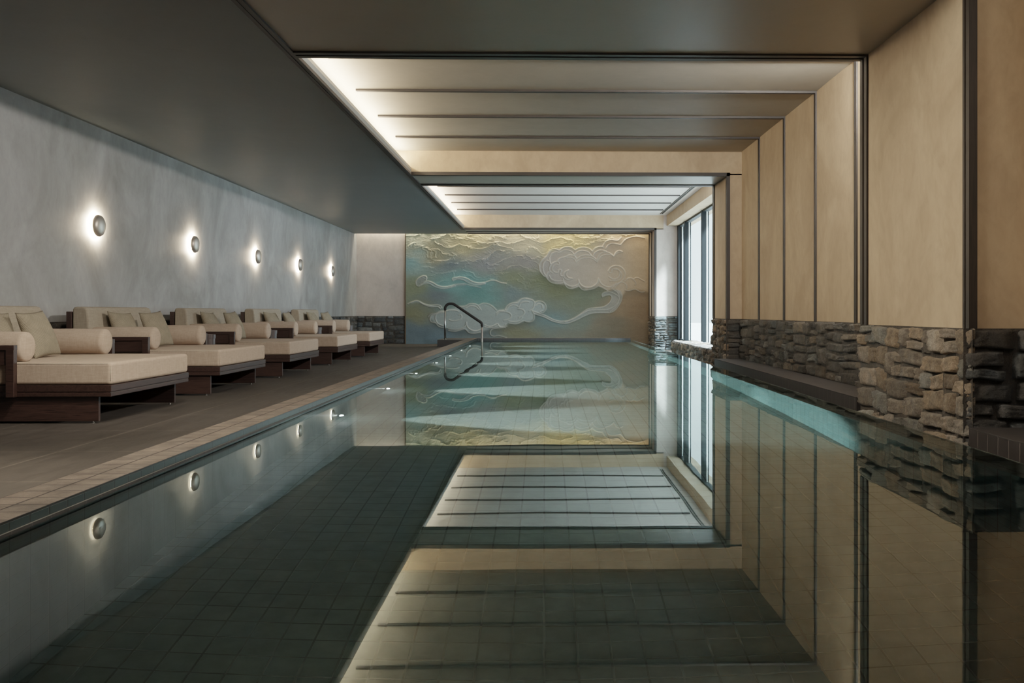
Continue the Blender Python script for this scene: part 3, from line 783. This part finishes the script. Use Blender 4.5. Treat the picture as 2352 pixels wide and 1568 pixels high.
shade = np.clip(blur(np.roll(np.maximum(inpoly(PX, PY, polyBig), inpoly(PX, PY, polyLow)), 9, axis=1), 6) - cloud, 0, 1)[..., None]
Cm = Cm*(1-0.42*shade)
gm = Cm.mean(-1, keepdims=True); Cm = gm + (Cm-gm)*0.86
H = np.zeros(PX.shape)
H += 0.020*(mB[..., 0] + mL[..., 0]) + 0.016*mT[..., 0]
D = np.full(PX.shape, 1e9)
for L in LINES: D = np.minimum(D, seg_dist(PX, PY, L))
ridge = np.exp(-(D/1.15)**2)
for L, wd in ribs:
    d = seg_dist(PX, PY, smooth_line(L)); m = np.exp(-(d/wd)**2)
    H += 0.014*m; Cm = Cm*(1-0.6*m[..., None]) + 0.6*m[..., None]*lin((150,165,162))
H += 0.034*ridge
Cm = Cm*(1-0.5*ridge[..., None]) + 0.5*ridge[..., None]*lin((178,178,168))
rough_amt = np.clip(1.15-(PY-540)/130, 0.12, 1.0)*(1-cloud)
rn = 1-np.abs(2*fbm(wx/38, wy/13, 21, 5)-1)
rn = np.clip((rn-0.86)/0.14, 0, 1)**2
H += rough_amt*(0.035*rn + 0.012*fbm(PX/9, PY/5, 31, 3))
comb = 0.5+0.5*np.sin((wy*0.9 + 10*np.sin(wx/17.0))*1.9)
H += rough_amt*0.006*comb + 0.004*fbm(PX/6, PY/6, 41, 3)
Cm = Cm*(1+0.30*(rough_amt*rn)[..., None])*(0.88+0.24*fbm(PX/22, PY/9, 51, 4))[..., None]
Cm = np.clip(Cm*0.98*(0.9+0.2*rng.rand(*PX.shape))[..., None], 0, 0.9)
mural = empty('mural', W((1210-1250)/SM, DF-0.03, -ZF))
me = bpy.data.meshes.new('relief_panel')
XX = (PX-1250)/SM; ZZ = (717-PY)/SM
ZZ = np.maximum(ZZ, -ZF+0.001)
DD = DF - 0.05 - H*0.9 + 0*XX
V = np.stack([XX*U, DD*U, (ZZ+ZF)*U], -1).reshape(-1, 3) - np.array(mural.location)
ii, jj = np.meshgrid(np.arange(nx_-1), np.arange(ny_-1), indexing='ij')
a = (ii*ny_+jj).ravel()
FF = np.stack([a, a+1, a+ny_+1, a+ny_], -1)
me.from_pydata(V.tolist(), [], FF.tolist())
ca = me.color_attributes.new('col', 'FLOAT_COLOR', 'POINT')
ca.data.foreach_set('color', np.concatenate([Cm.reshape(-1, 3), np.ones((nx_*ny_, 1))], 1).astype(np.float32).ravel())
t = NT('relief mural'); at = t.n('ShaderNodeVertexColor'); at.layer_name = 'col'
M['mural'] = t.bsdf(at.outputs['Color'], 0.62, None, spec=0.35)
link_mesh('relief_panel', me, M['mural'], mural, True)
bm = bmesh.new(); ub(bm, -5.155, -5.12, DF-0.09, DF-0.03, -ZF, 3.02)
under(obj('edge_strip', bm, M['bronze']), mural)
setp(mural, 'large relief mural of swirling clouds over green and teal waves on the far wall', 'mural')

# ------------------------------------------------------------------ wall sconces
def sconce():
    r = empty('wall_sconce', (0,0,0))
    u = U
    bm = bmesh.new(); lathe(bm, [(0.0,0.0),(0.115*u,0.0),(0.115*u,0.022*u),(0.0,0.022*u)], 40, 'x'); obj('backplate', bm, M['nickel'], r)
    bm = bmesh.new(); lathe(bm, [(0.0,0.022*u),(0.03*u,0.022*u),(0.03*u,0.037*u),(0.0,0.037*u)], 20, 'x'); obj('stem', bm, M['nickel'], r)
    bm = bmesh.new(); lathe(bm, [(0.118*u,0.034*u),(0.156*u,0.034*u)], 40, 'x'); obj('lamp', bm, M['lamp_warm'], r)
    bm = bmesh.new(); lathe(bm, [(0.0,0.037*u),(0.162*u,0.037*u),(0.168*u,0.042*u),(0.168*u,0.060*u),(0.155*u,0.088*u),(0.125*u,0.108*u),(0.08*u,0.122*u),(0.03*u,0.128*u),(0.0,0.129*u)], 48, 'x')
    obj('dome', bm, M['nickel'], r, True)
    return r
pxs = [1024, 803, 658, 561, 486]
zs = [1.37, 1.31, 1.335, 1.305, 1.345]
lab = ['glowing round nickel wall sconce, leftmost and largest of the five',
       'glowing round nickel wall sconce, second from the left on the grey wall',
       'glowing round nickel wall sconce, middle one of the five',
       'glowing round nickel wall sconce, fourth from the left on the grey wall',
       'glowing round nickel wall sconce, smallest and nearest the mural wall']
s0 = sconce()
for i, px in enumerate(pxs):
    o = s0 if i == 0 else copy_tree(s0)
    sc = px/6.90
    o.location = W(XL+0.002, F/sc + 6.9*YAW, 1.34)
    setp(o, lab[i], 'wall light', 'sconces along the grey wall')

# ------------------------------------------------------------------ underwater lights
def poolfix():
    r = empty('pool_light', (0,0,0))
    bm = bmesh.new(); lathe(bm, [(0.0,0.0),(0.045,0.0),(0.045,0.010),(0.036,0.016),(0.03,0.016)], 28, 'x'); obj('bezel', bm, M['steel'], r)
    bm = bmesh.new(); lathe(bm, [(0.034,0.012),(0.032,0.024),(0.024,0.036),(0.012,0.043),(0.0,0.045)], 24, 'x'); obj('lens', bm, M['lamp_pool'], r)
    return r
p0 = poolfix()
ppx = [470, 362, 297, 250, 218, 192, 172]
names = ['nearest the camera', 'second from the camera', 'third from the camera', 'middle one of seven', 'third from the far end', 'second from the far end', 'farthest, near the handrail']
for i, px in enumerate(ppx):
    o = p0 if i == 0 else copy_tree(p0)
    sc = px/2.37; dd = F/sc + 2.37*YAW
    o.location = W(XP+0.002, dd, -2.57)
    setp(o, 'small round underwater light on the left pool wall, ' + names[i], 'pool light', 'underwater pool lights')
    ld = bpy.data.lights.new('pool_spot', 'SPOT'); ld.energy = 1450; ld.spot_size = math.radians(50); ld.spot_blend = 0.45
    ld.shadow_soft_size = 0.03; ld.color = (0.90, 1.0, 0.96)
    lo = bpy.data.objects.new('pool_spot', ld); COL.objects.link(lo)
    lo.location = W(XP+0.12, dd, -2.57); lo.rotation_euler = (math.radians(90), 0, math.radians(-90))

# ------------------------------------------------------------------ daybeds
Lb, Wb = 2.06*U, 2.08*U
def zz(z): return (z + ZF)*U
def cushion_profile(bm, prof, y0, y1, bev, seg=3):
    a = [bm.verts.new((x, y0, z)) for x, z in prof]; b = [bm.verts.new((x, y1, z)) for x, z in prof]
    n = len(prof)
    f = [bm.faces.new(a[::-1]), bm.faces.new(b)]
    for i in range(n): f.append(bm.faces.new((a[i], a[(i+1)%n], b[(i+1)%n], b[i])))
    es = [e for ff in f[:2] for e in ff.edges]
    bmesh.ops.bevel(bm, geom=es, offset=bev, segments=seg, profile=0.5, affect='EDGES')
def daybed():
    """local axes: x towards the pool (front edge at 0), y into the picture from the near side, z up"""
    r = empty('daybed', (0,0,0))
    ft, fb, mt = zz(-0.765), zz(-0.885), zz(-0.525)
    bm = bmesh.new()
    bx(bm, -Lb, 0, 0, Wb, zz(-0.835), ft, 0.004); bx(bm, -Lb, -0.006, 0.006, Wb-0.006, zz(-0.842), zz(-0.834)); bx(bm, -Lb, -0.002, 0.002, Wb-0.002, fb, zz(-0.841), 0.004)
    obj('frame', bm, M['walnut_y'], r)
    for y in (0.03*U+0.01, Wb-0.03*U-0.04):
        bm = bmesh.new(); bx(bm, -Lb+0.05, -0.15*U, y, y+0.03, 0.018, fb, 0.002)
        p = obj('side_panel', bm, M['walnut_x'], r)
        for x in (-0.15*U-0.05, -Lb+0.10):
            bm = bmesh.new(); lathe(bm, [(0,0.0),(0.014,0.0),(0.014,0.008),(0.008,0.010),(0.008,0.018),(0,0.018)], 16, 'z', (x, y+0.015, 0))
            obj('glide', bm, M['steel'], p)
    bm = bmesh.new(); bx(bm, -Lb*0.55, -Lb*0.55+0.03, 0.06, Wb-0.06, 0.03, fb, 0.002); obj('rear_panel', bm, M['walnut_y'], r)
    # mattress, slightly crowned
    bm = bmesh.new(); bx(bm, -Lb+0.10, -0.004, 0.006, Wb-0.006, ft+0.001, mt, 0.028, 4)
    mo = obj('mattress', bm, M['linen'], r, wn=True)
    bm = bmesh.new()
    for zc in (mt-0.012,):
        pts = [(-Lb+0.12, 0.0085), (-0.02, 0.0085)]
        tube(bm, [(-Lb+0.12, 0.010, zc), (-0.03, 0.010, zc)], 0.0035, 8)
        obj('piping', bm, M['linen_back'], mo, True)
        bm = bmesh.new(); tube(bm, [(-0.012, 0.016, ft+0.03), (-0.012, 0.016, mt-0.03)], 0.003, 8)
        obj('piping', bm, M['linen_back'], mo, True)
    # back frame with posts
    bm = bmesh.new(); bx(bm, -Lb-0.055, -Lb, 0.0, Wb, 0.12, zz(0.012), 0.004); obj('back_frame', bm, M['walnut_y'], r)
    # backrest cushion
    zb, zt = mt, zz(0.078)
    prof = [(-Lb+0.004, zb), (-Lb+0.004, zt-0.03), (-Lb+0.018, zt-0.006), (-Lb+0.045, zt), (-Lb+0.115, zt), (-Lb+0.145, zt-0.012), (-Lb+0.162, zt-0.04), (-Lb+0.20, zb)]
    bm = bmesh.new(); cushion_profile(bm, prof, 0.008, Wb-0.008, 0.022, 4)
    obj('backrest', bm, M['linen_back'], r, wn=True)
    # arm frames and bolsters
    xa0, xa1 = -Lb, -0.97*U
    for side in (0, 1):
        y0, y1 = ((-0.052, -0.002) if side == 0 else (Wb+0.002, Wb+0.052))
        bm = bmesh.new()
        bx(bm, xa1-0.062, xa1, y0, y1, fb, zz(-0.345), 0.003)
        bx(bm, xa0-0.05, xa1+0.002, y0, y1, zz(-0.395), zz(-0.343), 0.003)
        bx(bm, xa0-0.05, xa1-0.06, y0+0.014, y1-0.014, zz(-0.55), zz(-0.394), 0.002)
        bx(bm, xa0-0.05, xa0+0.01, y0, y1, fb, zz(-0.345), 0.003)
        obj('arm_frame', bm, M['walnut_x'], r)
        rb = 0.162*U; L0, L1 = -Lb+0.17, -0.95*U
        prof = [(0.0, L0)] + [(rb*0.82, L0), (rb*0.96, L0+0.012), (rb, L0+0.035), (rb*1.012, (L0+L1)/2), (rb, L1-0.035), (rb*0.965, L1-0.013), (rb*0.86, L1-0.002), (rb*0.5, L1+0.004), (0.0, L1+0.005)]
        bm = bmesh.new(); lathe(bm, prof, 36, 'x', (0, (rb+0.004) if side == 0 else (Wb-rb-0.004), mt+rb-0.004))
        obj('bolster', bm, M['linen'], r, True)
    return r
pxc = [994.5, 744.2, 583.5, 473.3, 400.0]
XF = 4.54
db0 = daybed()
dl = ['beige daybed nearest the camera, cut off by the left edge of the photo', 'beige daybed second from the camera', 'middle beige daybed of the row of five',
      'beige daybed fourth from the camera, before the smallest one', 'smallest beige daybed, nearest the far stone wall']
BEDS = []
for i, px in enumerate(pxc):
    o = db0 if i == 0 else copy_tree(db0)
    sc = px/XF; dd = F/sc + XF*YAW
    o.location = (-XF*U, dd*U, 0.0)
    setp(o, dl[i], 'daybed', 'daybeds along the grey wall')
    BEDS.append((dd, o))

# pillows
def pillow_mesh():
    n = 22; hs = 0.285*U; th = 0.105*U
    bm = bmesh.new(); uvl = bm.loops.layers.uv.new('UVMap')
    grid = {}
    for side in (1, -1):
        for i in range(n+1):
            for j in range(n+1):
                a, b = -1+2*i/n, -1+2*j/n
                edge = (i in (0, n) or j in (0, n))
                if edge and side == -1: grid[(side,i,j)] = grid[(1,i,j)]; continue
                pin = 1-0.07*(1-a*a)*abs(b)**3; pinb = 1-0.07*(1-b*b)*abs(a)**3
                x, z = a*hs*pinb, b*hs*pin
                t = th*((1-a**2)**0.55)*((1-b**2)**0.55)*(1+0.08*math.sin(3*a+1)*math.cos(2.5*b))
                grid[(side,i,j)] = bm.verts.new((x, -side*t, z+hs))
        for i in range(n):
            for j in range(n):
                vs = [grid[(side,i,j)], grid[(side,i+1,j)], grid[(side,i+1,j+1)], grid[(side,i,j+1)]]
                try: f = bm.faces.new(vs if side == 1 else vs[::-1])
                except ValueError: continue
                q = [(i,j),(i+1,j),(i+1,j+1),(i,j+1)]
                if side == -1: q = q[::-1]
                for lp, (ci, cj) in zip(f.loops, q): lp[uvl].uv = (ci/n, cj/n)
    me = bpy.data.meshes.new('square_pillow'); bm.normal_update(); bm.to_mesh(me); bm.free()
    me.materials.append(M['woven'])
    for p in me.polygons: p.use_smooth = True
    return me
PM = pillow_mesh()
where = ['of the nearest daybed', 'of the second daybed', 'of the middle daybed', 'of the fourth daybed', 'of the smallest, farthest daybed']
# (x back from the front edge, y across from the near side, yaw, lean, roll)
PSET = [(-1.50, 0.62, 82, 23, 3), (-1.24, 1.10, 86, 22, -3)]
for i, (dd, bed) in enumerate(BEDS):
    for k, (lx, ly, yw, ln, rl) in enumerate(PSET):
        o = bpy.data.objects.new('square_pillow', PM); COL.objects.link(o)
        o.rotation_mode = 'QUATERNION'
        q = Matrix.Rotation(math.radians(yw + 3*((i*7+k*3) % 5-2)), 4, 'Z') @ Matrix.Rotation(math.radians(-ln), 4, 'X') @ Matrix.Rotation(math.radians(rl), 4, 'Y')
        o.rotation_quaternion = q.to_quaternion()
        o.location = (-XF*U + lx*U, dd*U + ly*U, zz(-0.525)+0.004)
        setp(o, ('woven square pillow leaning on the backrest ' if k == 0 else 'woven square pillow in front, beside the far bolster, ') + where[i], 'pillow', 'woven square pillows')

# drum tables between the daybeds
def drum():
    r = empty('drum_table', (0,0,0))
    R_, h = 0.115*U, 0.80*U
    bm = bmesh.new(); lathe(bm, [(0,0.0),(R_*0.92,0.0),(R_*0.92,h-0.05),(0,h-0.05)], 36, 'z'); obj('drum_body', bm, M['drum'], r, False)
    bm = bmesh.new(); lathe(bm, [(0,h-0.05),(R_,h-0.05),(R_,h-0.004),(R_*0.97,h),(0,h)], 36, 'z'); obj('drum_top', bm, M['drum'], r, False)
    return r
t0 = drum()
tl = ['slim dark drum side table between the second and middle daybeds', 'slim dark drum side table between the middle and fourth daybeds',
      'slim dark drum side table between the fourth and smallest daybeds', 'slim dark drum side table beyond the smallest daybed']
for i in range(4):
    o = t0 if i == 0 else copy_tree(t0)
    a = BEDS[i+1][0] + 2.08
    X = -5.62; 
    o.location = W(X, a + 0.42, -ZF)
    setp(o, tl[i], 'side table', 'drum tables between the daybeds')

# ------------------------------------------------------------------ lights
def area(name, loc, rot, sx, sy, e, col):
    ld = bpy.data.lights.new(name, 'AREA'); ld.shape = 'RECTANGLE'; ld.size = sx; ld.size_y = sy; ld.energy = e; ld.color = col
    lo = bpy.data.objects.new(name, ld); COL.objects.link(lo); lo.location = loc; lo.rotation_euler = rot
    return lo
# cove strips: emit upwards and to the right
for (a, b, e) in ((DN+0.1, C0-0.1, 22), (C1+0.05, B0-0.05, 80), (B1+0.05, A0-0.05, 60)):
    L = (b-a)*U
    area('cove_strip', W(-3.06, (a+b)/2, ZL+0.28), (0, math.radians(-112), 0), 0.06, L, e, (1.0, 0.78, 0.53))
    if a > 0: area('cove_uplight', W(-3.0, (a+b)/2, ZL+0.17), (math.radians(180), math.radians(-14), 0), 0.05, L, e*0.85, (1.0, 0.80, 0.57))
# wall-wash slot above the mural
area('slot_strip', W((XL+3.7)/2, DF-0.17, 3.25), (math.radians(0), 0, 0), (3.7-XL)*U, 0.06, 70, (1.0, 0.85, 0.62))
# near coffer lamp, then unseen fill lamps added up behind the soffits
area('near_coffer_light', W(-1.3, 6.7, ZH-0.04), (0, math.radians(-25), 0), 2.0, 0.9, 240, (1.0, 0.86, 0.68))
area('near_side_fill', W(4.05, 2.8, 3.16), (0, math.radians(80), 0), 0.2, 4.6*U, 55, (1.0, 0.90, 0.78))  # side fills added to brighten the grey wall and daybeds
area('mid_side_fill', W(3.9, C1+0.42, 3.2), (math.radians(90), 0, math.radians(62)), 0.5, 0.14, 170, (1.0, 0.92, 0.82))
area('bay_side_fill', W(3.9, B1+0.42, 3.15), (math.radians(90), 0, math.radians(62)), 0.5, 0.14, 90, (0.95, 0.97, 1.0))
area('mid_coffer_fill', W(0.3, C1+0.22, 3.2), (math.radians(55), 0, 0), 4.6, 0.16, 18, (1.0, 0.86, 0.68))  # added fill across the coffer, no fixture there
area('bay_coffer_fill', W(0.3, B1+0.2, 3.2), (math.radians(55), 0, 0), 4.6, 0.14, 40, (1.0, 0.88, 0.74))
# daylight outside the window bay
sd = bpy.data.lights.new('sun', 'SUN'); sd.energy = 34.0; sd.angle = math.radians(9); sd.color = (0.80, 0.93, 1.0)
so = bpy.data.objects.new('sun', sd); COL.objects.link(so)
so.rotation_euler = Vector((-1.0, 0.9, -1.6)).to_track_quat('-Z', 'Y').to_euler(); so.location = W(12, 16, 14)
area('window_sky', W(8.6, 24.6, 6.6), (0, math.radians(50), 0), 3.0, 6.0, 500, (0.80, 0.93, 1.0))
pd = bpy.data.lights.new('window_portal', 'AREA'); pd.shape = 'RECTANGLE'; pd.size = 3.8*U; pd.size_y = (A0-B1)*U; pd.cycles.is_portal = True
po = bpy.data.objects.new('window_portal', pd); COL.objects.link(po); po.location = W(4.98, (A0+B1)/2, 0.98); po.rotation_euler = (0, math.radians(90), 0)

for X, d in ((-4.35, 5.8),):
    dl_ = bpy.data.lights.new('deck_downlight', 'SPOT'); dl_.energy = 260; dl_.spot_size = math.radians(58); dl_.spot_blend = 0.9; dl_.shadow_soft_size = 0.05; dl_.color = (1.0, 0.82, 0.62)
    do_ = bpy.data.objects.new('deck_downlight', dl_); COL.objects.link(do_); do_.location = W(X, d, ZL-0.07)
sl = bpy.data.lights.new('daybed_fill_spot', 'SPOT'); sl.energy = 170; sl.spot_size = math.radians(64); sl.spot_blend = 0.9; sl.shadow_soft_size = 0.08; sl.color = (1.0, 0.88, 0.74)  # unseen fill added to brighten the nearest daybed
so2 = bpy.data.objects.new('daybed_fill_spot', sl); COL.objects.link(so2); so2.location = W(-2.95, 7.9, ZL-0.06)
so2.rotation_euler = Vector((-2.0, 2.9, -3.3)).to_track_quat('-Z', 'Y').to_euler()
w = bpy.data.worlds.new('sky'); SC.world = w; w.use_nodes = True
bg = w.node_tree.nodes['Background']; bg.inputs['Color'].default_value = (0.76, 0.92, 0.97, 1); bg.inputs['Strength'].default_value = 2.2

# ------------------------------------------------------------------ camera and render look
cam = bpy.data.cameras.new('camera'); co = bpy.data.objects.new('camera', cam); COL.objects.link(co)
co.location = W(0, 0, 0); co.rotation_euler = (math.radians(90), 0, -YAW)
cam.sensor_width = 36.0; cam.sensor_fit = 'HORIZONTAL'; cam.lens = 36*F/2352
ax_ = 1250 + F*math.tan(YAW)
cam.shift_x = -(ax_-1176)/2352; cam.shift_y = -(784-717)/2352
cam.clip_start = 0.05; cam.clip_end = 300
SC.camera = co
SC.view_settings.view_transform = 'Filmic'
SC.view_settings.look = 'Medium Low Contrast'
SC.view_settings.exposure = 0.72
cy = SC.cycles
cy.caustics_reflective = False; cy.caustics_refractive = False
cy.max_bounces = 10; cy.diffuse_bounces = 5; cy.glossy_bounces = 5; cy.transmission_bounces = 8; cy.transparent_max_bounces = 8
cy.sample_clamp_indirect = 4.0
cy.use_denoising = True
